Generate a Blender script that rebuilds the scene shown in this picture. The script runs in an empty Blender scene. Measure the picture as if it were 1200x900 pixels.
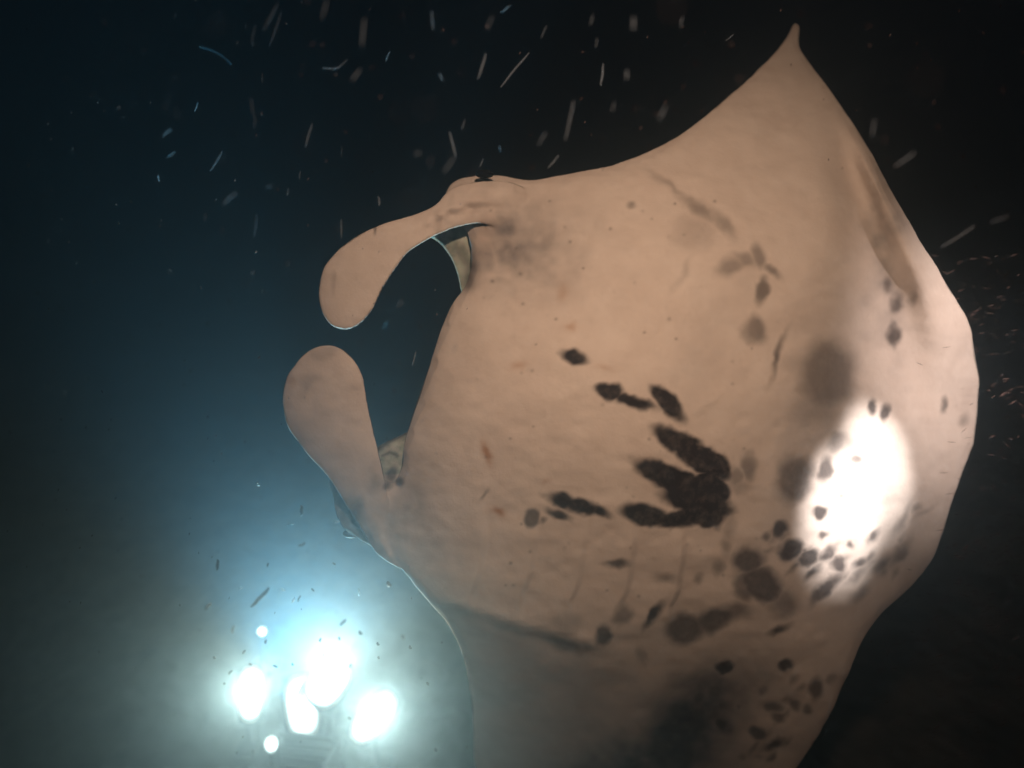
import bpy, bmesh, math, random
import numpy as np
from mathutils import Vector, Matrix
from mathutils.geometry import delaunay_2d_cdt

random.seed(7); rng = np.random.default_rng(7)
S = bpy.context.scene
COL = S.collection
R = math.radians

# ------------------------------------------------------------------ camera
CAM = np.array([0.0, 0.0, 3.2]); PITCH = R(12.0); F = 768.0     # F: focal length in photo pixels (1200 wide)
cd = bpy.data.cameras.new('camera'); cam = bpy.data.objects.new('camera', cd); COL.objects.link(cam)
cam.location = CAM; cam.rotation_euler = (R(90) - PITCH, 0, 0)
cd.sensor_width = 36; cd.lens = 36 * F / 1200; cd.clip_start = 0.02; cd.clip_end = 400
cd.dof.use_dof = True; cd.dof.focus_distance = 2.35; cd.dof.aperture_fstop = 0.42
S.camera = cam
RIGHT = np.array([1.0, 0, 0])
FWD = np.array([0, math.cos(PITCH), -math.sin(PITCH)])
UP = np.array([0, math.sin(PITCH), math.cos(PITCH)])
def at(px, py, d):                     # photo pixel + distance along the view axis -> world
    px = np.asarray(px, float); py = np.asarray(py, float); d = np.asarray(d, float)
    return CAM + d[..., None] * (FWD + ((px - 600) / F)[..., None] * RIGHT + ((450 - py) / F)[..., None] * UP)
def atv(px, py, d): return Vector(at(px, py, d))
def on_height(px, py, z):              # where that direction meets the level z
    v = FWD + (px - 600) / F * RIGHT + (450 - py) / F * UP
    return Vector(CAM + v * (z - CAM[2]) / v[2])

# ------------------------------------------------------------------ night water: world, dive lights beside the camera, exposure
w = bpy.data.worlds.new('World'); S.world = w; w.use_nodes = True
bgn = w.node_tree.nodes['Background']
bgn.inputs['Color'].default_value = (0.02, 0.035, 0.08, 1); bgn.inputs['Strength'].default_value = 0.02
def spot(name, pos, target, power, col, angle, blend, radius):
    l = bpy.data.lights.new(name, 'SPOT'); l.energy = power; l.color = col
    l.spot_size = R(angle); l.spot_blend = blend; l.shadow_soft_size = radius
    o = bpy.data.objects.new(name, l); COL.objects.link(o); o.location = pos
    o.rotation_euler = (Vector(target) - Vector(pos)).to_track_quat('-Z', 'Y').to_euler()
    return o
def camsp(r, u, f): return Vector(CAM + r * RIGHT + u * UP + f * FWD)
spot('photographer_video_light', camsp(0.2, 1.15, -0.1), at(760, 360, 2.4), 226, (1.0, 0.67, 0.45), 80, 1.0, 0.06)
spot('diver_torch_beam', camsp(1.45, 0.95, 0.6), at(1033, 540, 2.45), 760, (1.0, 0.93, 0.88), 12.6, 1.0, 0.02)
spot('diver_torch_beam', camsp(1.45, 0.90, 0.6), at(983, 602, 2.45), 1000, (1.0, 0.93, 0.88), 12.0, 1.0, 0.02)
spot('diver_torch_spill', camsp(2.5, 0.35, 1.35), at(1135, 410, 2.7), 128, (1.0, 0.80, 0.70), 58, 1.0, 0.03)

S.view_settings.view_transform = 'Standard'; S.view_settings.look = 'None'
S.view_settings.exposure = 0; S.view_settings.gamma = 1
S.render.engine = 'CYCLES'
cy = S.cycles
cy.use_denoising = True; cy.max_bounces = 5; cy.diffuse_bounces = 2; cy.glossy_bounces = 1
cy.transparent_max_bounces = 8; cy.transmission_bounces = 2; cy.volume_bounces = 1
cy.sample_clamp_indirect = 3.0

# ------------------------------------------------------------------ helpers
def mat(name):
    m = bpy.data.materials.new(name); m.use_nodes = True
    nt = m.node_tree; b = nt.nodes['Principled BSDF']
    return m, nt, b
def N(nt, kind, **kw):
    n = nt.nodes.new(kind)
    for k, v in kw.items(): setattr(n, k, v)
    return n
def tag(o, label=None, cat=None, group=None, kind=None):
    for k, v in (('label', label), ('category', cat), ('group', group), ('kind', kind)):
        if v: o[k] = v
    return o
def mesh_obj(name, verts, faces, m, parent=None, smooth=True):
    me = bpy.data.meshes.new(name); me.from_pydata([tuple(v) for v in verts], [], [tuple(f) for f in faces]); me.update()
    if smooth: me.polygons.foreach_set('use_smooth', [True] * len(me.polygons))
    if m: me.materials.append(m)
    o = bpy.data.objects.new(name, me); COL.objects.link(o)
    if parent: o.parent = parent
    return o
def bm_obj(name, bm, m, parent=None, smooth=False):
    me = bpy.data.meshes.new(name); bm.to_mesh(me); bm.free()
    if smooth: me.polygons.foreach_set('use_smooth', [True] * len(me.polygons))
    me.materials.append(m)
    o = bpy.data.objects.new(name, me); COL.objects.link(o)
    if parent: o.parent = parent
    return o

# ------------------------------------------------------------------ seabed
def seabed():
    m, nt, b = mat('dark_rubble')
    tc = N(nt, 'ShaderNodeTexCoord')
    n1 = N(nt, 'ShaderNodeTexNoise'); n1.inputs['Scale'].default_value = 2.2; n1.inputs['Detail'].default_value = 9
    v1 = N(nt, 'ShaderNodeTexVoronoi'); v1.inputs['Scale'].default_value = 7
    cr = N(nt, 'ShaderNodeValToRGB')
    cr.color_ramp.elements[0].position = .35; cr.color_ramp.elements[0].color = (.02, .02, .018, 1)
    cr.color_ramp.elements[1].position = .7; cr.color_ramp.elements[1].color = (.10, .09, .075, 1)
    bp = N(nt, 'ShaderNodeBump'); bp.inputs['Strength'].default_value = .8; bp.inputs['Distance'].default_value = .05
    L = nt.links.new
    L(tc.outputs['Object'], n1.inputs['Vector']); L(tc.outputs['Object'], v1.inputs['Vector'])
    L(n1.outputs['Fac'], cr.inputs['Fac']); L(cr.outputs['Color'], b.inputs['Base Color'])
    L(v1.outputs['Distance'], bp.inputs['Height']); L(bp.outputs['Normal'], b.inputs['Normal'])
    b.inputs['Roughness'].default_value = .9
    n = 221; t = np.linspace(-1, 1, n)
    ax = np.sign(t) * (np.abs(t) * 9 + np.abs(t) ** 6 * 51)
    X, Y = np.meshgrid(ax - 1.0, ax + 4.5)
    Z = .07 * np.sin(X * 1.3 + 2 * np.sin(Y * .7)) + .06 * np.sin(Y * 1.9 + np.sin(X * 1.1) * 2)
    for k in range(5):
        a = rng.uniform(0, 6.28); f = 3.0 * 1.6 ** k; ph = rng.uniform(0, 6.28, 2)
        Z = Z + .05 / 1.5 ** k * np.abs(np.sin(f * (X * math.cos(a) + Y * math.sin(a)) + ph[0] + 1.5 * np.sin(f * .4 * Y + ph[1])))
    Z = Z - .14
    V = np.stack([X, Y, Z], -1).reshape(-1, 3)
    i = np.arange(n * n).reshape(n, n)
    Fc = np.stack([i[:-1, :-1], i[:-1, 1:], i[1:, 1:], i[1:, :-1]], -1).reshape(-1, 4)
    o = mesh_obj('seabed', V, Fc, m); tag(o, 'dark rubble seabed under the black water', kind='structure')
seabed()

# ------------------------------------------------------------------ manta ray
def spline(pts, step=5.0, closed=True):
    P = np.array(pts, float); n = len(P); out = []
    for i in range(n if closed else n - 1):
        p0, p1, p2, p3 = P[(i - 1) % n], P[i], P[(i + 1) % n], P[(i + 2) % n]
        if not closed:
            p0 = P[max(i - 1, 0)]; p3 = P[min(i + 2, n - 1)]
        d = [max(np.linalg.norm(a - b), 1e-3) ** .5 for a, b in ((p0, p1), (p1, p2), (p2, p3))]   # centripetal
        m1 = (p1 - p0) / d[0] - (p2 - p0) / (d[0] + d[1]) + (p2 - p1) / d[1]
        m2 = (p2 - p1) / d[1] - (p3 - p1) / (d[1] + d[2]) + (p3 - p2) / d[2]
        m1 = m1 * d[1]; m2 = m2 * d[1]
        k = max(1, int(round(np.linalg.norm(p2 - p1) / step)))
        for t in np.arange(k) / k:
            out.append((2*t**3-3*t**2+1)*p1 + (t**3-2*t**2+t)*m1 + (-2*t**3+3*t**2)*p2 + (t**3-t**2)*m2)
    return np.array(out)
def inside(P, poly):
    x, y = P[:, 0], P[:, 1]; c = np.zeros(len(P), bool); j = len(poly) - 1
    for i in range(len(poly)):
        xi, yi = poly[i]; xj, yj = poly[j]
        if yi != yj:
            c ^= ((yi > y) != (yj > y)) & (x < (xj - xi) * (y - yi) / (yj - yi) + xi)
        j = i
    return c
def dist_line(P, L, closed=False):
    L = np.asarray(L, float); d = np.full(len(P), 1e9)
    for i in range(len(L) if closed else len(L) - 1):
        a = L[i]; b = L[(i + 1) % len(L)]; ab = b - a
        t = np.clip(((P - a) @ ab) / max(ab @ ab, 1e-9), 0, 1)
        d = np.minimum(d, np.linalg.norm(P - a - t[:, None] * ab, axis=1))
    return d
def sstep(a, b, x):
    t = np.clip((x - a) / (b - a), 0, 1); return t * t * (3 - 2 * t)
def vnoise(x, y, seed):                      # smooth value noise in [-1, 1]
    t = np.random.default_rng(seed).uniform(-1, 1, (256, 256))
    xi = np.floor(x).astype(int); yi = np.floor(y).astype(int); fx = x - xi; fy = y - yi
    fx = fx * fx * (3 - 2 * fx); fy = fy * fy * (3 - 2 * fy); g = lambda a, b: t[(xi + a) % 256, (yi + b) % 256]
    return (g(0,0)*(1-fx) + g(1,0)*fx)*(1-fy) + (g(0,1)*(1-fx) + g(1,1)*fx)*fy
def gauss(x, y, cx, cy_, sx, sy, ang=0.0):
    c, s = math.cos(R(ang)), math.sin(R(ang)); u = (x-cx)*c + (y-cy_)*s; v = -(x-cx)*s + (y-cy_)*c
    return np.exp(-(u/sx)**2 - (v/sy)**2)

# outline of the belly as the camera sees it, head to the left, one wing up, the other folding away below
BODY = [(524,223),(537,211),(556,207),(588,206),(620,211),(660,205),(725,192),(790,162),(840,125),(880,90),(908,61),(922,42),
        (931,26),(937,30),(937,54),(950,75),(980,115),(1010,160),(1035,205),(1065,260),(1095,310),(1120,350),(1135,380),(1142,410),(1146,440),
        (1146,470),(1141,512),(1128,552),(1115,590),(1105,624),(1093,652),(1076,677),(1056,698),(1037,715),(1021,735),(1008,757),
        (990,800),(967,846),(938,893),(900,945),(835,1020),(760,1080),(680,1120),(620,1110),(585,1050),(565,970),(556,900),
        (553,844),(549,802),(542,769),(529,739),(510,712),(493,692),(478,673),(460,656),(439,642),(417,630),(403,620),(393,600),(390,580),(385,562),
        (415,552),(445,560),(460,566),(470,549),(473,524),(477,507),(488,472),(504,426),(519,380),(532,354),(545,336),(553,305),(545,268),(522,248)]
def belly_line(x):
    return np.interp(x, [380, 455, 510, 560, 640, 700, 760, 830, 900, 1000, 1150], [660, 690, 706, 722, 748, 758, 762, 768, 785, 800, 800])
def body_depth(P):
    x, y = P[:, 0], P[:, 1]
    d = np.full(len(P), 2.50)
    d -= .13 * gauss(x, y, 740, 470, 300, 250)                       # deep chest
    d += .55 * np.clip((330 - y) / 300, 0, 2) ** 1.7 * .8             # upper wing leans back
    d += .42 * np.clip((x - 900) / 250, 0, 2) ** 2 * sstep(250, 480, y)   # rear curls away
    yc = belly_line(x)
    k = np.interp(x, [450, 700, 820, 950, 1100], [.95, .95, .95, .82, .6])
    s = np.interp(x, [500, 690, 800, 1000], [10, 16, 45, 60])
    z = (y - yc) / s
    sp = s * np.where(z > 30, z, np.log1p(np.exp(np.clip(z, -40, 30))))
    d += k * sp * .00326                                              # lower wing sweeps away
    d += .008 * sstep(-4, 4, y - yc - 1) * sstep(735, 680, x) * sstep(490, 545, x)          # fold where the wing leaves the belly
    d -= .008 * np.exp(-((y - yc + 9) / 7) ** 2) * sstep(730, 660, x) * sstep(490, 545, x)
    # trailing edge of the raised wing: a trough and a raised rim
    ex = np.interp(y, [60, 160, 205, 260, 310, 350, 410, 450, 520], [938, 1010, 1035, 1065, 1095, 1120, 1142, 1146, 1140])
    q = ex - x; win = sstep(130, 230, y) * sstep(520, 400, y)
    wd = np.interp(y, [150, 250, 400], [22, 40, 85])
    d += .075 * np.exp(-((q - wd * 1.15) / (wd * .75)) ** 2) * win
    d -= .065 * np.exp(-((q - wd * .42) / (wd * .35)) ** 2) * win
    # head: jaw rolls back to the mouth, corner by the fin roots is hollow
    d += .05 * gauss(x, y, 590, 290, 38, 45) + .03 * gauss(x, y, 480, 590, 30, 45)
    d += .07 * sstep(470, 390, x) * sstep(540, 570, y)
    return d
def body_half(P):                                                     # half thickness away from the rim
    x, y = P[:, 0], P[:, 1]
    g = gauss(x, y, 730, 470, 300, 240)
    return .012 + .16 * g, 26 + 95 * g
def sheet(outline, depth_f, half_f, grid=7.0, rim=.007):
    ol = spline(outline, 6.0); n = len(ol)
    x0, y0 = ol.min(0); x1, y1 = ol.max(0)
    gx, gy = np.meshgrid(np.arange(x0, x1, grid), np.arange(y0, y1, grid)); gx[1::2] += grid / 2
    g = np.stack([gx.ravel(), gy.ravel()], 1); g = g[inside(g, ol)]
    g = g[dist_line(g, ol, True) > grid * .5]
    P = np.concatenate([ol, g])
    vs, es, fs, *_ = delaunay_2d_cdt([Vector(p) for p in P], [(i, (i + 1) % n) for i in range(n)], [], 1, 1e-4, False)
    V2 = np.array([tuple(v) for v in vs]); fs = np.array([tuple(f) for f in fs])
    cen = V2[fs].mean(1); fs = [tuple(int(i) for i in f) for f in fs[inside(cen, ol)]]
    dd = dist_line(V2, ol, True); base = depth_f(V2); h, Rr = half_f(V2)
    tt = rim + h * np.sqrt(np.clip(1 - (1 - np.clip(dd / Rr, 0, 1)) ** 2, 0, 1))
    Fv = at(V2[:, 0], V2[:, 1], base - tt); Bv = at(V2[:, 0], V2[:, 1], base + tt)
    m = len(V2); faces = []
    cnt = {}
    for f in fs:
        faces.append(f); faces.append(tuple(i + m for i in reversed(f)))
        for a, b in zip(f, f[1:] + f[:1]): cnt[(a, b)] = 1
    for (a, b) in list(cnt):
        if (b, a) not in cnt: faces.append((b, a, a + m, b + m))
    return np.concatenate([Fv, Bv]), faces

UPPER_FIN = [(373,342),(379,317),(393,296),(415,278),(444,264),(487,251),(510,240),(526,224),(545,216),(600,214),(640,240),(632,272),(600,270),(560,262),(530,268),
             (503,279),(481,293),(465,313),(449,338),(436,364),(422,380),(404,387),(388,381),(377,365)]
def upper_fin_depth(P):
    x, y = P[:, 0], P[:, 1]
    d = np.interp(x, [370, 420, 500, 560, 600, 640], [2.36, 2.37, 2.40, 2.425, 2.46, 2.55])
    e = np.interp(x, [373, 400, 444, 487, 526, 560, 640], [340, 290, 264, 251, 228, 216, 212])       # upper edge
    q = y - e
    d += .00030 * np.clip(26 - q, 0, 60) * sstep(420, 520, x) * 2.2                                  # rolled top
    d += (-.020 * np.exp(-((q - 16) / 7) ** 2) + .016 * np.exp(-((q - 26) / 5) ** 2)) * sstep(455, 530, x) * sstep(640, 590, x)
    d += (-.014 * np.exp(-((q - 3) / 5) ** 2)) * sstep(490, 530, x) * sstep(640, 590, x)
    return d
LOWER_FIN = [(382,404),(403,410),(417,425),(426,449),(433,483),(442,522),(450,556),(454,583),(456,612),(458,640),(470,665),(440,645),(418,612),(398,580),(385,560),(364,536),(344,511),
             (335,487),(333,458),(342,433),(360,412)]
def lower_fin_depth(P):
    x, y = P[:, 0], P[:, 1]
    d = np.interp(y, [400, 480, 560, 620, 670], [2.33, 2.35, 2.39, 2.43, 2.47])
    c = np.interp(y, [404, 480, 560, 660], [382, 384, 418, 455])
    return d + ((x - c) / 55) ** 2 * .012 + .02 * sstep(20, -50, x - c) * sstep(500, 570, y)
JAW = [(492,268),(513,283),(527,300),(536,321),(540,341),(556,400),(540,450),(505,492),(477,506),(460,514),(441,526),(440,560),(460,600),(560,620),(690,450),(650,250),(560,235)]
def jaw_depth(P):
    x, y = P[:, 0], P[:, 1]
    return 2.545 + .04 * gauss(x, y, 560, 420, 80, 90)

def tube_mesh(path, radii, sides=10):
    V = []; Fc = []
    path = [Vector(p) for p in path]
    for i, p in enumerate(path):
        t = (path[min(i + 1, len(path) - 1)] - path[max(i - 1, 0)]).normalized()
        a = t.cross(Vector((0, 0, 1)));  a = (a if a.length > .1 else t.cross(Vector((1, 0, 0)))).normalized(); b = t.cross(a)
        for k in range(sides):
            an = 2 * math.pi * k / sides; V.append(p + (a * math.cos(an) + b * math.sin(an)) * radii[i])
        if i:
            for k in range(sides):
                k2 = (k + 1) % sides; o = (i - 1) * sides
                Fc.append((o + k, o + k2, o + sides + k2, o + sides + k))
    Fc.append(tuple(reversed(range(sides)))); o = (len(path) - 1) * sides; Fc.append(tuple(range(o, o + sides)))
    return np.array([tuple(v) for v in V]), Fc

ORIGIN = at(760, 500, 2.6)
def build_manta():
    V = []; Fc = []; n = 0
    pieces = [sheet(BODY, body_depth, body_half),
              sheet(UPPER_FIN, upper_fin_depth, lambda P: (np.full(len(P), .010) + .03 * sstep(560, 640, P[:, 0]), np.full(len(P), 24.)), 8),
              sheet(LOWER_FIN, lower_fin_depth, lambda P: (np.full(len(P), .011) + .02 * sstep(600, 660, P[:, 1]), np.full(len(P), 26.)), 8),
              sheet(JAW, jaw_depth, lambda P: (np.full(len(P), .02), np.full(len(P), 30.)), 10)]
    # whip tail trailing behind the curled rear, low dorsal fin at its root
    a = at(1060, 560, 2.72)
    tp = [a + np.array([0.0, .0, 0]), a + np.array([-.02, .25, .02]), a + np.array([-.1, .6, .0]), a + np.array([-.25, 1.0, -.1]), a + np.array([-.48, 1.35, -.22])]
    pieces.append(tube_mesh(tp, [.06, .03, .018, .014, .011]))
    for v, f in pieces:
        V.append(v); Fc += [tuple(i + n for i in q) for q in f]; n += len(v)
    V = np.concatenate(V) - ORIGIN
    o = mesh_obj('body', V, Fc, None)
    md = o.modifiers.new('remesh', 'REMESH'); md.mode = 'VOXEL'; md.voxel_size = .0052; md.use_smooth_shade = True
    ms = o.modifiers.new('smooth', 'SMOOTH'); ms.factor = .5; ms.iterations = 11
    dg = bpy.context.evaluated_depsgraph_get()
    me = bpy.data.meshes.new_from_object(o.evaluated_get(dg), depsgraph=dg)
    old = o.data; o.modifiers.clear(); o.data = me; bpy.data.meshes.remove(old)
    me.name = 'body'
    nv = len(me.vertices)
    co = np.empty(nv * 3); me.vertices.foreach_get('co', co); co = co.reshape(-1, 3)
    nr = np.empty(nv * 3); me.vertices.foreach_get('normal', nr); nr = nr.reshape(-1, 3)
    W = co + ORIGIN - CAM
    dp = W @ FWD; px = 600 + F * (W @ RIGHT) / dp; py = 450 - F * (W @ UP) / dp
    view = W / np.linalg.norm(W, axis=1)[:, None]
    facing = -(nr * view).sum(1)                                    # belly side > 0 in this pose
    P = np.stack([px, py], 1)
    base = body_depth(P)
    belly = sstep(-.12, .10, facing) * sstep(base + .10, base + .04, dp)
    # gill slits: shallow curved cuts, five on each side of the belly
    gills = []
    for i in range(5):
        gx = 566 + i * 58
        gills.append([(gx + 4, 628 + i * 3), (gx + 1, 650 + i * 4), (gx - 3, 672 + i * 5), (gx - 12, 694 + i * 4)])
    up = [[(655,255),(668,232),(690,222)],[(705,250),(720,228),(742,220)],[(760,260),(778,240),(798,234)],[(815,282),(828,262),(848,258)],[(860,318),(874,300),(894,298)]]
    disp = np.zeros(nv); gl = np.zeros(nv)
    front = facing > .15
    for k, g in enumerate(gills + up):
        line = spline(g, 6, False); line = np.concatenate([line, [g[-1]]])
        sel = np.where(front & (np.abs(px - line[:, 0].mean()) < 70) & (np.abs(py - line[:, 1].mean()) < 80))[0]
        Q = P[sel]; dl = dist_line(Q, line)
        amp = 1.0 if k < 5 else .45
        sx = np.interp(Q[:, 1], line[:, 1], line[:, 0]) if k < 5 else Q[:, 0]
        side = Q[:, 0] - sx
        v = amp * (.009 * np.exp(-(dl / 26) ** 2) * (sstep(5, -6, side) if k < 5 else 1))
        disp[sel] += v; gl[sel] = np.maximum(gl[sel], amp * np.exp(-(dl / 3.2) ** 2))
    # gentle undulation of the skin
    disp += .004 * vnoise(px / 38, py / 26, 15) * belly + .0016 * vnoise(px / 13, py / 10, 16) * belly
    disp += .0035 * np.sin(px / 46 + 1.7 * np.sin(py / 71)) * np.sin(py / 58 + 1.2 * np.sin(px / 90)) * belly
    co = co + nr * disp[:, None]
    me.vertices.foreach_set('co', co.ravel())
    # ---- pigment, plus wing-fold shade and rim darkening painted in
    wx = px + 3.2 * vnoise(px / 17, py / 17, 1) + 1.3 * vnoise(px / 6, py / 6, 2) + .4 * vnoise(px / 2.8, py / 2.8, 3)
    wy = py + 3.2 * vnoise(px / 17, py / 17, 4) + 1.3 * vnoise(px / 6, py / 6, 5) + .4 * vnoise(px / 2.8, py / 2.8, 6)
    # x, y, half length, half width, turn (clockwise), strength, softness
    SP = [(672,417,16,9,15,1,4),(715,458,15,10,5,1,4),(742,471,25,8,20,1,4),(782,472,24,12,48,1,4),(797,519,34,14,28,1,4),(824,538,38,16,36,1,4),(808,528,30,15,33,1,4),
          (775,554,34,14,22,1,4),(803,571,48,17,26,1,4),(818,588,42,18,14,1,4),(832,575,24,18,30,1,4),(840,590,13,27,0,1,4),(757,603,29,14,12,1,4),(795,609,40,10,3,1,4),(825,600,28,18,0,1,4),
          (660,588,20,8,22,1,4),(681,594,25,9,8,1,4),(704,598,12,6,25,1,4),(655,604,13,6,25,.95,4),(624,606,8,9,0,.8,4),(637,610,4,3,0,.7,4),
          (878,548,8,15,0,.6,7),(862,560,9,12,20,.5,7),(870,572,14,6,0,.4,7),(855,615,6,18,10,.35,8),(850,640,5,10,0,.45,6),(842,665,5,8,0,.5,5),
          (885,388,13,15,0,.62,9),(892,342,7,15,8,.7,5),(855,314,15,11,-20,.5,9),(872,304,13,8,20,.5,7),(890,302,8,13,-15,.55,7),(905,318,10,6,40,.6,6),
          (912,415,21,4,-70,.75,5),(969,438,31,38,10,.62,18),(955,476,25,22,0,.28,20),(940,425,20,12,0,.3,14),
          (812,275,22,18,0,.22,16),(786,221,22,4,30,.4,6),(818,246,22,8,33,.5,7),(846,263,17,7,52,.45,7),(737,240,5,4,0,.5,4),(800,320,14,3,-60,.25,6),
          (1042,332,5,9,0,.6,5),(1052,357,6,10,0,.75,5),(1048,392,6,12,0,.85,5),(1069,350,4,6,0,.4,5),
          (1021,478,5,9,0,.85,4),(1037,485,6,11,0,.85,4),(1107,477,4,8,15,.7,4),(1132,493,4,7,20,.4,5),(984,520,10,12,30,.55,8),(969,550,9,15,15,.8,6),
          (932,561,21,27,10,.72,12),(1004,539,7,5,0,.7,4),(961,601,8,7,0,.9,4),(914,620,9,11,15,.9,5),(965,626,6,5,0,.8,4),(926,645,14,11,-35,.9,5),
          (947,655,13,10,-35,.9,5),(969,649,12,7,-40,.85,5),(953,673,10,5,-45,.85,5),(982,660,8,9,0,.85,5),(969,688,23,7,-50,.85,5),(1007,659,9,5,-30,.85,5),
          (1023,629,10,5,-45,.85,5),(996,638,4,3,0,.8,4),(1031,662,11,6,-50,.6,6),(1053,647,15,8,-55,.55,7),(1009,694,11,6,-40,.55,7),(1056,610,16,5,-62,.55,6),
          (1003,673,12,5,-35,.6,6),(877,657,19,16,0,.85,9),(893,685,24,19,30,.85,9),(875,690,14,16,0,.7,9),(920,708,16,14,0,.6,12),(914,738,10,5,-25,.9,5),(986,583,4,3,0,.6,4),
          (722,660,11,5,0,.85,4),(778,676,11,5,5,.5,6),(820,677,5,6,0,.5,6),(729,718,12,12,0,.6,8),(767,719,17,5,-56,.95,4),(707,741,7,11,15,.85,5),
          (803,738,22,17,-5,.82,9),(838,726,27,15,-22,.82,9),(860,716,16,11,0,.6,9),(752,767,5,9,-20,.35,6),(848,782,10,8,-15,.95,4),(846,847,9,7,0,.8,5),(887,862,9,8,0,.8,5),
          (665,757,18,8,12,.6,7),(690,757,10,5,0,.5,6),(667,731,14,12,0,.28,10),(825,880,20,3,-6,.5,4),(922,782,8,7,-20,.9,4),(906,830,9,7,0,.7,6),(930,824,7,6,0,.7,5),
          (946,829,6,6,0,.6,5),(958,806,8,11,0,.75,6),(905,873,13,6,-20,.85,5),(912,843,7,6,0,.7,5),(869,885,6,4,0,.5,5),
          (460,556,6,9,0,.7,4),(470,566,5,5,0,.8,4),(566,580,5,2,-55,.6,3),(455,570,4,4,0,.7,4)]
    r2 = np.random.default_rng(21)
    for k in range(46):                                             # scatter of small marks towards the rear and on the folding wing
        if k < 26: a0 = r2.uniform(.2, 2.6); q0 = r2.uniform(85, 125); sx, sy = 985 + q0 * math.cos(a0), 575 + q0 * .95 * math.sin(a0)
        else: sx, sy = r2.uniform(850, 975), r2.uniform(780, 895)
        SP.append((sx, sy, r2.uniform(2.5, 8), r2.uniform(2, 4.5), r2.uniform(-65, -20), r2.uniform(.35, .8), 5))
    dark = np.zeros(nv)
    for sx, sy, a, b, an, st, so in SP:
        sel = np.where(front & (np.abs(px - sx) < a + b + 25) & (np.abs(py - sy) < a + b + 25))[0]
        c, s = math.cos(R(an)), math.sin(R(an)); u = (wx[sel]-sx)*c + (wy[sel]-sy)*s; v = -(wx[sel]-sx)*s + (wy[sel]-sy)*c
        e = 1.45 if a > 1.5 * b else 2.0; sd = (1 - (np.abs(u / (a * 1.08)) ** e + np.abs(v / (b * 1.05)) ** 2.0) ** .55) * min(a, b)
        dark[sel] = np.maximum(dark[sel], st * sstep(-so * .8, so * .8, sd))
    lip = dist_line(P, [(440, 528), (458, 516), (478, 506)]); lip2 = dist_line(P, [(448, 534), (457, 530), (466, 534)]); lip3 = dist_line(P, [(541, 292), (551, 312), (549, 334)])
    dark = np.maximum(dark, .85 * np.exp(-(lip / 4) ** 2) * (dp > 2.47)); dark = np.maximum(dark, .6 * np.exp(-(lip2 / 2) ** 2) * (dp > 2.47))
    dark = np.maximum(dark, .6 * np.exp(-(lip3 / 8) ** 2) * (facing > 0))
    for k in range(70):                                             # pin-prick freckles
        sx, sy = rng.uniform(560, 900), rng.uniform(230, 700)
        d2 = (px - sx) ** 2 + (py - sy) ** 2; rr = rng.uniform(1.2, 2.2)
        dark = np.maximum(dark, front * rng.uniform(.2, .6) * np.exp(-d2 / rr ** 2))
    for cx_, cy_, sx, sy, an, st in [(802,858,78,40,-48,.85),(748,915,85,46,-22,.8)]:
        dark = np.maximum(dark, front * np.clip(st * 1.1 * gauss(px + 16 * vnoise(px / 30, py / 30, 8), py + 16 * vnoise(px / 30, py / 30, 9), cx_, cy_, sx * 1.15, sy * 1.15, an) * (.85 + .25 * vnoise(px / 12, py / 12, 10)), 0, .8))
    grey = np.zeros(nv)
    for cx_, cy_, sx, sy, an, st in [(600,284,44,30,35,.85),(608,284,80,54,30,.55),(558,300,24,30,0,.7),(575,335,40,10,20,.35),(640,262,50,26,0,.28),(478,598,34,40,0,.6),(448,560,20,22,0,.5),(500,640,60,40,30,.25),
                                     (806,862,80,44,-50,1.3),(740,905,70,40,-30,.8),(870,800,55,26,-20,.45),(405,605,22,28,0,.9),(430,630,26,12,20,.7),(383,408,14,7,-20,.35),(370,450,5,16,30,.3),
                                     (1038,300,20,110,-5,.55),(950,500,40,40,0,.2),(830,400,30,90,25,.14),(980,560,60,60,0,.15)]:  # tall narrow band at right: self-shade of the trailing-edge fold, painted grey
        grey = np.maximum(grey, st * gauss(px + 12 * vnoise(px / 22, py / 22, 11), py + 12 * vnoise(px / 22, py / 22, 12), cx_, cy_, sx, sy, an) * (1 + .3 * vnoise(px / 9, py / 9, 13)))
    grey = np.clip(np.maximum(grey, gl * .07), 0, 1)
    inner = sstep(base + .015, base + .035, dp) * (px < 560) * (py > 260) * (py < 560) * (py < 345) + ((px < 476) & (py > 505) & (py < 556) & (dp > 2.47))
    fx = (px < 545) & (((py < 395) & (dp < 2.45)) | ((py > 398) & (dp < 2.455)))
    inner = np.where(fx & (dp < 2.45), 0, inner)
    stain = np.zeros(nv)
    for cx_, cy_, sx, sy, an, st in [(571,532,5,13,-12,.9),(584,600,10,5,20,.9),(668,385,8,5,0,.45),(659,342,7,12,0,.35),(610,428,10,4,-10,.4),(640,565,6,3,0,.25),(710,430,12,4,10,.25),(565,275,20,30,0,.2),(344,446,6,6,0,.3)]:
        stain = np.maximum(stain, st * gauss(wx, wy, cx_, cy_, sx, sy, an))
    dors_rim = 1 - np.where(px < 560, sstep(-.08, .30, facing), sstep(-.12, .22, facing)); dors_rim = np.maximum(dors_rim, (1 - sstep(.0, .5, facing)) * sstep(575, 640, py) * sstep(640, 560, px))  # besides the dorsal colour, fin and lower-left rims painted dark to mute lamp light
    for nm, arr in (('dark', dark), ('grey', grey), ('stain', stain), ('back', dors_rim), ('inner', np.clip(inner.astype(float), 0, 1))):
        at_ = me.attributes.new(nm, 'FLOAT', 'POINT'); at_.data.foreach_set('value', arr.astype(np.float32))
    # ---- skin
    m, nt, b = mat('manta_skin'); L = nt.links.new
    def attr(n): return N(nt, 'ShaderNodeAttribute', attribute_name=n).outputs['Fac']
    tc = N(nt, 'ShaderNodeTexCoord').outputs['Object']
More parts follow.
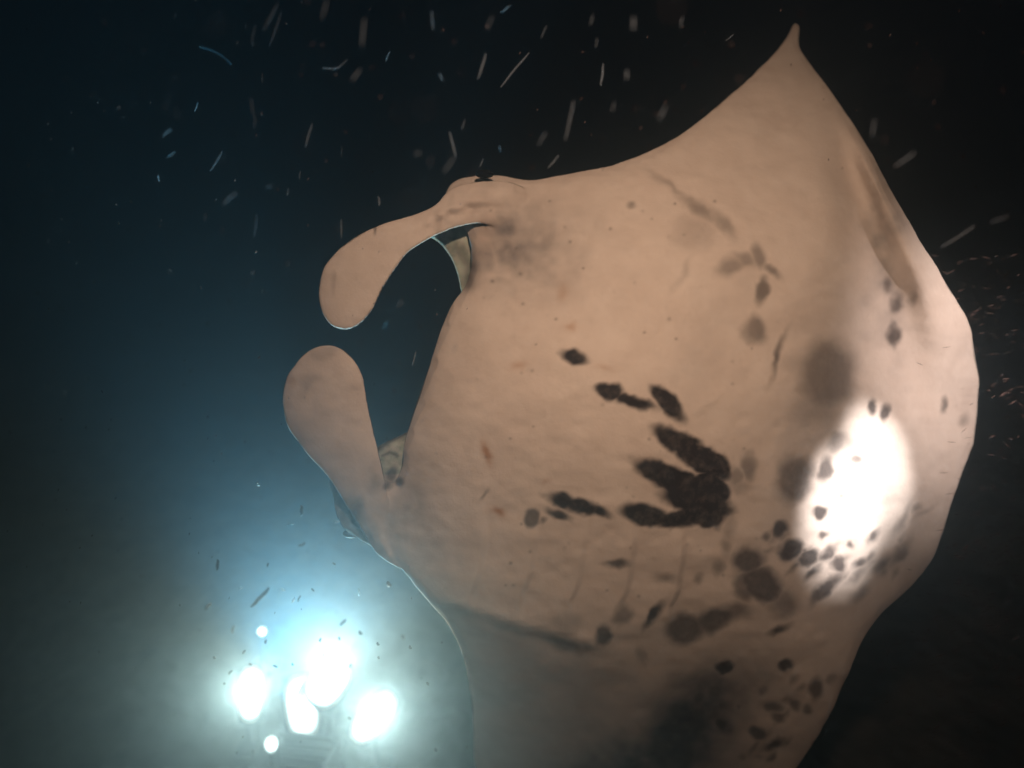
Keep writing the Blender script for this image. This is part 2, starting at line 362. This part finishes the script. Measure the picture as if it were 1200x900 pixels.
    def noise(sc, det, ro=.6):
        n = N(nt, 'ShaderNodeTexNoise'); n.inputs['Scale'].default_value = sc; n.inputs['Detail'].default_value = det; n.inputs['Roughness'].default_value = ro
        L(tc, n.inputs['Vector']); return n.outputs['Fac']
    def mrange(v, a, b_, c, d):
        n = N(nt, 'ShaderNodeMapRange'); L(v, n.inputs['Value'])
        for k, q in zip(('From Min', 'From Max', 'To Min', 'To Max'), (a, b_, c, d)): n.inputs[k].default_value = q
        return n.outputs['Result']
    def mul(a, b_):
        n = N(nt, 'ShaderNodeMath', operation='MULTIPLY'); L(a, n.inputs[0])
        if isinstance(b_, float): n.inputs[1].default_value = b_
        else: L(b_, n.inputs[1])
        return n.outputs[0]
    def mix(fac, a, b_):
        n = N(nt, 'ShaderNodeMix', data_type='RGBA'); L(fac, n.inputs['Factor'])
        for s_, q in ((n.inputs['A'], a), (n.inputs['B'], b_)):
            if isinstance(q, tuple): s_.default_value = (*q, 1)
            else: L(q, s_)
        return n.outputs['Result']
    col = mix(mrange(noise(5.5, 6), .35, .7, 0, 1), (.69, .595, .54), (.76, .67, .615))
    col = mix(mrange(noise(46, 5), .60, .75, 0, .22), col, (.40, .34, .30))
    mp = N(nt, 'ShaderNodeMapping'); mp.inputs['Scale'].default_value = (4, 7, 9); mp.inputs['Rotation'].default_value = (0, R(24), R(8)); L(tc, mp.inputs['Vector'])
    sn = N(nt, 'ShaderNodeTexNoise'); sn.inputs['Scale'].default_value = 1.6; sn.inputs['Detail'].default_value = 7; sn.inputs['Distortion'].default_value = .8; L(mp.outputs['Vector'], sn.inputs['Vector'])
    col = mix(mrange(sn.outputs['Fac'], .48, .75, 0, .13), col, (.40, .33, .29))
    col = mix(mrange(noise(2.6, 5), .45, .75, 0, .22), col, (.50, .42, .37))
    col = mix(mrange(noise(11, 6, .7), .5, .78, 0, .15), col, (.84, .77, .72))
    sc = N(nt, 'ShaderNodeTexNoise'); sc.inputs['Scale'].default_value = 9; sc.inputs['Detail'].default_value = 2; L(mp.outputs['Vector'], sc.inputs['Vector'])
    col = mix(mrange(sc.outputs['Fac'], .68, .76, 0, .2), col, (.82, .78, .74))
    col = mix(attr('stain'), col, (.42, .20, .08))
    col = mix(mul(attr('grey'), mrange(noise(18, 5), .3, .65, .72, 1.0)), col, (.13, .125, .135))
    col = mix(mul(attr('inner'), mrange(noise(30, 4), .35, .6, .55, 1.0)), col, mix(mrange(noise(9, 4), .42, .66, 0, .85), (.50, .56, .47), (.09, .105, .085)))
    # a few pale scuffs inside the dark marks
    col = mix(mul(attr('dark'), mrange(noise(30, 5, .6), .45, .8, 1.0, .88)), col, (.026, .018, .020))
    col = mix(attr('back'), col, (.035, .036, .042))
    L(col, b.inputs['Base Color'])
    L(mrange(noise(22, 4), .3, .7, .42, .62), b.inputs['Roughness'])
    b.inputs['IOR'].default_value = 1.06; b.inputs['Specular IOR Level'].default_value = .1
    bp = N(nt, 'ShaderNodeBump'); bp.inputs['Strength'].default_value = .35; bp.inputs['Distance'].default_value = .005
    L(noise(55, 6, .65), bp.inputs['Height']); L(bp.outputs['Normal'], b.inputs['Normal'])
    me.materials.append(m)
    root = bpy.data.objects.new('manta_ray', None); COL.objects.link(root); root.location = ORIGIN
    tag(root, 'pale bellied manta ray with black blotches rolling upright past the dive lights', 'manta ray')
    o.parent = root
    # eyes on the two sides of the head
    em, ent, eb = mat('eye_black'); eb.inputs['Base Color'].default_value = (.006, .005, .006, 1); eb.inputs['Roughness'].default_value = .6; eb.inputs['IOR'].default_value = 1.1
    for (ex, ey, ed) in ((568, 204, 2.475), (412, 625, 2.60)):
        bm = bmesh.new(); bmesh.ops.create_uvsphere(bm, u_segments=20, v_segments=12, radius=.026)
        bmesh.ops.scale(bm, vec=(1.35, 1, .62), verts=bm.verts)
        e = bm_obj('eye', bm, em, root, True); e.location = atv(ex, ey, ed) - Vector(ORIGIN)
    return root
build_manta()

# ------------------------------------------------------------------ dive lights on the seabed
hm, hnt, hb = mat('black_housing'); hb.inputs['Base Color'].default_value = (.018, .02, .022, 1); hb.inputs['Roughness'].default_value = .45
def _hn():
    n = N(hnt, 'ShaderNodeTexNoise'); n.inputs['Scale'].default_value = 30
    r = N(hnt, 'ShaderNodeMapRange'); r.inputs['To Min'].default_value = .3; r.inputs['To Max'].default_value = .65
    hnt.links.new(n.outputs['Fac'], r.inputs['Value']); hnt.links.new(r.outputs['Result'], hb.inputs['Roughness'])
_hn()
lm, lnt, lb = mat('lit_lens'); lb.inputs['Base Color'].default_value = (.8, .85, .82, 1)
lb.inputs['Emission Color'].default_value = (.86, 1.0, .96, 1); 
def _ls():                                       # reflector: hot in the middle, dim at the bezel
    a = N(lnt, 'ShaderNodeAttribute', attribute_name='reflector'); p = N(lnt, 'ShaderNodeMath', operation='POWER'); p.inputs[1].default_value = 2.6
    m_ = N(lnt, 'ShaderNodeMath', operation='MULTIPLY_ADD'); m_.inputs[1].default_value = 9.0; m_.inputs[2].default_value = .12
    lnt.links.new(a.outputs['Fac'], p.inputs[0]); lnt.links.new(p.outputs[0], m_.inputs[0]); lnt.links.new(m_.outputs[0], lb.inputs['Emission Strength'])
_ls()
def rounded_panel(sx, sy, sz, bev):
    bm = bmesh.new(); bmesh.ops.create_cube(bm, size=1); bmesh.ops.scale(bm, vec=(sx, sy, sz), verts=bm.verts)
    bmesh.ops.bevel(bm, geom=bm.edges[:], offset=bev, segments=3, affect='EDGES', profile=.5)
    return bm
def dive_light(name, label, px, py, h, wid, hei, turn, power, cone, aim, rnd=False, colr=(1.0, .99, .76)):
    p = on_height(px, py, h)
    root = bpy.data.objects.new(name, None); COL.objects.link(root); root.location = (p.x, p.y, 0)
    tag(root, label, 'dive light', 'dive lights set on the seabed')
    tocam = (Vector(CAM) - p).normalized()
    q = tocam.to_track_quat('Z', 'Y') @ Matrix.Rotation(R(turn), 3, 'Z').to_quaternion()
    def place(o, off=(0, 0, 0)):
        o.rotation_mode = 'QUATERNION'; o.rotation_quaternion = q; o.location = Vector((0, 0, p.z)) + q @ Vector(off)
    # head housing, bezel, lens
    place(bm_obj('housing', rounded_panel(wid * 1.12, hei * 1.08, .07, .02), hm, root, True), (0, 0, -.045))
    bm = bmesh.new(); n = 40; rr = min(wid, hei) / 2
    def rr_pts(s):
        pts = []
        for k in range(n):
            a = 2 * math.pi * k / n; ex = 1.0 if rnd else .8
            c, s_ = math.cos(a), math.sin(a)
            pts.append((wid / 2 * s * math.copysign(abs(c) ** ex, c), hei / 2 * s * math.copysign(abs(s_) ** ex, s_)))
        return pts
    rings = [[bm.verts.new((x, y, z)) for x, y in rr_pts(s)] for s, z in ((1.06, -.02), (1.06, .012), (1.0, .014), (.97, .0))]
    for a_, b_ in zip(rings, rings[1:]):
        for k in range(n): bm.faces.new((a_[k], a_[(k+1) % n], b_[(k+1) % n], b_[k]))
    place(bm_obj('bezel', bm, hm, root, True))
    bm = bmesh.new(); rings = [[bm.verts.new((x, y, z)) for x, y in rr_pts(s)] for s, z in ((.97, .0), (.8, .006), (.45, .010))]
    for a_, b_ in zip(rings, rings[1:]):
        for k in range(n): bm.faces.new((a_[k], a_[(k+1) % n], b_[(k+1) % n], b_[k]))
    cv = bm.verts.new((0, 0, .011))
    for k in range(n): bm.faces.new((rings[-1][k], rings[-1][(k+1) % n], cv))
    bm.verts.index_update()
    gv = [.0] * n + [.5] * n + [1.0] * n + [1.3]
    lo_ = bm_obj('lens', bm, lm, root, True); place(lo_)
    ga = lo_.data.attributes.new('reflector', 'FLOAT', 'POINT'); ga.data.foreach_set('value', gv)
    # carrying handle behind, stand post and weighted foot
    v, f = tube_mesh([q @ Vector((-wid*.4, 0, -.07)), q @ Vector((-wid*.4, 0, -.13)), q @ Vector((wid*.4, 0, -.13)), q @ Vector((wid*.4, 0, -.07))], [.012]*4, 8)
    o = mesh_obj('handle', v + np.array([0, 0, p.z]), f, hm, root)
    back = q @ Vector((0, 0, -.08))
    v, f = tube_mesh([Vector((back.x, back.y, -.02)), Vector((back.x, back.y, p.z * .6)), Vector((back.x * .9, back.y * .9, p.z + back.z * .9))], [.016, .016, .014], 10)
    mesh_obj('post', v, f, hm, root)
    bm = rounded_panel(.2, .2, .05, .015); o = bm_obj('foot', bm, hm, root, True); o.location = (back.x, back.y, .0)
    # its own beam
    l = bpy.data.lights.new('beam', 'SPOT'); l.energy = power; l.color = colr; l.spot_size = R(cone); l.spot_blend = 1.0; l.shadow_soft_size = .05
    lo = bpy.data.objects.new('beam', l); COL.objects.link(lo); lo.parent = root
    lo.location = Vector((0, 0, p.z)) + q @ Vector((0, 0, .03))
    lo.rotation_euler = Vector(aim).to_track_quat('-Z', 'Y').to_euler()
    return root
UPA = (.25, -.43, .87)
POW = 385
BLUE = (.10, .56, .80)
dive_light('dive_light', 'tall narrow glowing dive light between the two small round torches', 294, 813, .42, .15, .33, -6, POW*.22, 60, (.24, -.60, .77))
dive_light('dive_light', 'broad glowing dive light tilted over the brightest lamp of the group', 384, 800, .52, .24, .30, -42, POW*1.0, 58, UPA)
dive_light('dive_light', 'brightest upright dive light behind the dark crate', 354, 828, .36, .20, .38, 4, POW*6.0, 50, (.24, -.36, .90), colr=BLUE)
dive_light('dive_light', 'slanting oblong dive light glowing closest to the manta ray', 438, 840, .42, .17, .33, -48, POW*.22, 64, (.22, -.62, .75))
dive_light('dive_torch', 'tiny round torch glowing alone above the bigger dive lights', 307, 740, .34, .055, .055, 0, 5, 60, UPA, True)
dive_light('dive_torch', 'small round torch glowing beside the dark crate', 318, 872, .40, .075, .09, 0, 9, 60, UPA, True)

def crate():
    p = on_height(343, 893, .22)
    root = bpy.data.objects.new('crate', None); COL.objects.link(root); root.location = (p.x, p.y, 0); root.rotation_euler = (0, 0, R(-8))
    tag(root, 'dark open crate standing in front of the glowing dive lights', 'crate')
    W_, D_, H_ = .44, .36, .28
    for sx, sy, wx_, wy_ in ((0, 1, W_, .02), (0, -1, W_, .02), (1, 0, .02, D_ - .045), (-1, 0, .02, D_ - .045)):
        for k in range(4):
            o = bm_obj('slat', rounded_panel(wx_, wy_, .05, .005), hm, root); o.location = (sx * W_ / 2, sy * D_ / 2, .035 + k * .068)
    for sx in (-1, 1):
        for sy in (-1, 1):
            o = bm_obj('corner_post', rounded_panel(.03, .03, H_, .006), hm, root); o.location = (sx * (W_ / 2 - .028), sy * (D_ / 2 - .028), H_ / 2 - .01)
    o = bm_obj('base', rounded_panel(W_ - .07, D_ - .07, .02, .005), hm, root); o.location = (0, 0, .0)
crate()

# ------------------------------------------------------------------ plankton drifting in the water
def plankton_mat(name, colr, alpha):
    m, nt, b = mat(name); b.inputs['Base Color'].default_value = (*colr, 1); b.inputs['Roughness'].default_value = .6
    b.inputs['Specular IOR Level'].default_value = .2
    n = N(nt, 'ShaderNodeTexNoise'); n.inputs['Scale'].default_value = 3.0
    tc = N(nt, 'ShaderNodeTexCoord'); nt.links.new(tc.outputs['Object'], n.inputs['Vector'])
    r = N(nt, 'ShaderNodeMapRange'); r.inputs['From Min'].default_value = .3; r.inputs['From Max'].default_value = .7
    r.inputs['To Min'].default_value = alpha * .45; r.inputs['To Max'].default_value = alpha
    nt.links.new(n.outputs['Fac'], r.inputs['Value']); nt.links.new(r.outputs['Result'], b.inputs['Alpha'])
    return m
PM = plankton_mat('plankton_pale', (.20, .25, .32), .55)
PB = plankton_mat('plankton_blue', (.18, .42, .60), .6)
PD = plankton_mat('plankton_silhouette', (.05, .06, .06), .85)  # same plankton as the pale ones, backlit shade painted into the colour
def sliver_mesh(name, bend, m, wav=0.0, kink=0.0):                  # unit long body along X, thickness 1 across
    ts = np.linspace(0, 1, 6); rad = [.3, .45, .5, .5, .42, .25]; V = []; Fc = []; sd = 5
    for i, t in enumerate(ts):
        cy_ = bend * (4 * t * (1 - t)) + wav * math.sin(t * 9) + kink * max(0, t - .5)
        for k in range(sd):
            a = 2 * math.pi * k / sd
            V.append((t - .5, cy_ + rad[i] * math.cos(a) * 1.0, rad[i] * math.sin(a)))
        if i:
            for k in range(sd):
                k2 = (k + 1) % sd; o = (i - 1) * sd; Fc.append((o + k, o + sd + k, o + sd + k2, o + k2))
    Fc.append(tuple(range(sd))); Fc.append(tuple(reversed(range((len(ts)-1)*sd, len(ts)*sd))))
    me = bpy.data.meshes.new(name); me.from_pydata(V, [], Fc); me.update(); me.materials.append(m)
    me.polygons.foreach_set('use_smooth', [True] * len(me.polygons))
    return me
SL = [sliver_mesh('sliver', b_, PM, w_) for b_, w_ in ((0, 0), (.25, .1), (-.2, .08), (.1, -.1))]
SLD = [sliver_mesh('speck', b_, PD, w_) for b_, w_ in ((.1, .1), (-.15, .12))]
def frame_matrix(a, b, width_world):
    ax = b - a; ln = max(ax.length, 1e-4); x = ax.normalized()
    zc = (Vector(CAM) - (a + b) / 2).normalized(); y = zc.cross(x).normalized(); z = x.cross(y)
    M = Matrix((x * ln, y * width_world, z * width_world)).transposed().to_4x4(); M.translation = (a + b) / 2
    return M
def sliver(me, x1, y1, x2, y2, wpx, d, name, label, group):
    o = bpy.data.objects.new(name, me); COL.objects.link(o)
    tilt = random.uniform(-.03, .03)
    o.matrix_world = frame_matrix(atv(x1, y1, d - tilt), atv(x2, y2, d + tilt), wpx * d / F)
    tag(o, label, 'plankton', group); return o
ST = [(325,5,309,35,5),(329,15,316,52,5),(299,30,295,52,4),(383,0,377,22,4),(427,22,424,54,4.5),(422,81,412,94,5),(506,13,508,35,4),(577,18,571,35,2),(598,6,587,15,3),
      (569,63,560,92,6),(620,62,587,102,6),(707,75,704,100,7),(735,82,734,93,6),(672,118,662,165,5),(640,155,631,170,3),(655,182,642,197,4),(527,155,534,183,6),(532,184,520,202,3),
      (366,145,358,172,5),(294,115,296,134,4),(299,135,298,150,3),(260,177,246,200,5),(277,225,261,240,6),(301,252,298,277,4),(400,257,400,279,3.5),(443,230,444,241,7),
      (201,151,191,159,4),(196,107,199,118,3),(207,125,208,143,3),(307,85,307,98,2.5),(352,200,351,210,2.5),(338,220,336,230,3),(240,250,240,260,2.5),(400,172,400,185,3),
      (515,86,519,94,4),(486,181,494,179,4),(585,171,587,178,3),(566,186,562,196,2.5),(695,18,692,30,4),(742,20,742,35,5),(720,120,717,131,3),(1072,178,1048,195,6),
      (1182,254,1160,261,5),(1142,265,1103,290,6),(1025,140,1022,160,3),(205,178,196,184,3),(185,205,187,213,2.5),(320,218,312,219,3),(453,376,449,386,3),(487,412,483,428,4),
      (472,352,466,360,3),(535,402,531,412,3),(545,140,541,152,2.5),(780,125,772,140,4),(800,20,797,32,3),(860,40,850,48,3),(700,45,698,56,3),(640,30,634,44,3),(457,60,452,72,2.5),(232,120,228,131,2.5)]
for i, (x1, y1, x2, y2, wp) in enumerate(ST):
    sliver(SL[i % 4], x1, y1, x2, y2, wp * .5, random.uniform(1.5, 2.2), 'plankton', 'thin pale sliver of plankton drifting in the dark water', 'pale plankton slivers')
me = sliver_mesh('thread', 1.6, PB); sliver(me, 234, 55, 271, 75, 2.0, 2.0, 'plankton_thread', 'curved bluish thread of plankton alone in the black water', None)
me = sliver_mesh('bent_thread', -2.0, PM, .3); sliver(me, 378, 80, 407, 70, 2.2, 2.0, 'plankton_thread', 'bent pale thread of plankton hooked like a tick', None)
DK = [(315,689,294,711,7),(247,707,241,714,5),(255,656,254,668,5),(454,682,457,687,5),(405,726,398,733,5),(421,740,424,743,5),(471,745,473,749,5),(480,757,482,760,4),(397,747,398,750,4),
      (376,748,375,752,4),(378,767,380,769,4),(342,777,344,780,4),(411,778,410,782,5),(312,750,311,754,4),(287,762,284,766,4),(274,733,272,742,4),(408,841,411,843,5),(442,753,444,756,4),(443,770,444,772,4),
      (301,565,304,569,5),(353,592,353,604,5),(455,683,458,686,4),(320,780,325,782,4),(272,786,268,790,4),(292,778,295,780,4),(330,690,334,692,3),(345,700,342,706,4),(352,698,349,705,3),(365,690,368,693,3),
      (350,640,358,636,4),(390,660,393,662,3),(335,615,345,614,3),(420,690,421,698,3),(280,690,284,688,3),(314,660,313,664,3),(392,612,398,610,3),(250,770,252,772,4),(262,800,264,802,4),(500,800,502,803,4),(510,877,512,880,4)]
for i, (x1, y1, x2, y2, wp) in enumerate(DK):
    sliver(SLD[i % 2], x1, y1, x2, y2, wp * .7, random.uniform(1.9, 2.7), 'plankton_speck', 'dark plankton speck silhouetted against the glowing water', 'dark plankton specks')
# fine marine snow: far too many grains to count
def marine_snow():
    V = []; Fc = []
    base = [(-.5, 0, 0), (0, .5, 0), (0, 0, .5), (0, -.5, 0), (0, 0, -.5), (.5, 0, 0)]
    tri = [(0, 1, 2), (0, 2, 3), (0, 3, 4), (0, 4, 1), (5, 2, 1), (5, 3, 2), (5, 4, 3), (5, 1, 4)]
    def grain(x, y, ln, wd, ang, d):
        a = atv(x, y, d); b_ = atv(x + ln * math.cos(ang), y + ln * math.sin(ang), d + random.uniform(-.01, .01))
        M = frame_matrix(a, b_, wd * d / F); o = len(V)
        V.extend([M @ Vector(v) for v in base]); Fc.extend([tuple(i + o for i in t) for t in tri])
    for k in range(650):                                            # streaming past the curled rear
        x = 1205 - abs(random.gauss(0, 90)); y = random.uniform(300, 900)
        d = random.uniform(2.5, 3.9)
        grain(x, y, random.uniform(4, 17), random.uniform(.6, 1.3), random.gauss(-.12, .3), d)
    for k in range(700):
        x = random.uniform(-80, 1280); y = random.uniform(-60, 960)
        grain(x, y, random.uniform(2, 5), random.uniform(1, 2), random.uniform(1.2, 2.4), random.uniform(1.4, 2.3) if x < 560 or y < 200 else random.uniform(2.7, 4))
    for k in range(60):                                             # close to the lens, out of focus
        grain(random.uniform(0, 1200), random.uniform(0, 900), random.uniform(3, 7), random.uniform(3, 6), random.uniform(0, 3), random.uniform(.55, .95))
    o = mesh_obj('marine_snow', V, Fc, plankton_mat('snow', (.34, .23, .22), .5))
    tag(o, 'fine pale marine snow scattered through the water', kind='stuff')
marine_snow()

# ------------------------------------------------------------------ the water itself
def haze():
    bm = bmesh.new(); bmesh.ops.create_cube(bm, size=1)
    bmesh.ops.scale(bm, vec=(140, 140, 8.0), verts=bm.verts); bmesh.ops.translate(bm, vec=(0, 4, 2.6), verts=bm.verts)
    m = bpy.data.materials.new('water_haze'); m.use_nodes = True; nt = m.node_tree; nt.nodes.clear()
    out = N(nt, 'ShaderNodeOutputMaterial'); v = N(nt, 'ShaderNodeVolumePrincipled')
    v.inputs['Color'].default_value = (.40, .60, .76, 1); v.inputs['Density'].default_value = .06
    v.inputs['Anisotropy'].default_value = .86; v.inputs['Absorption Color'].default_value = (0, 0, 0, 1)
    nt.links.new(v.outputs['Volume'], out.inputs['Volume'])
    o = bm_obj('haze', bm, m); tag(o, 'cloudy blue night water', kind='stuff')
haze()
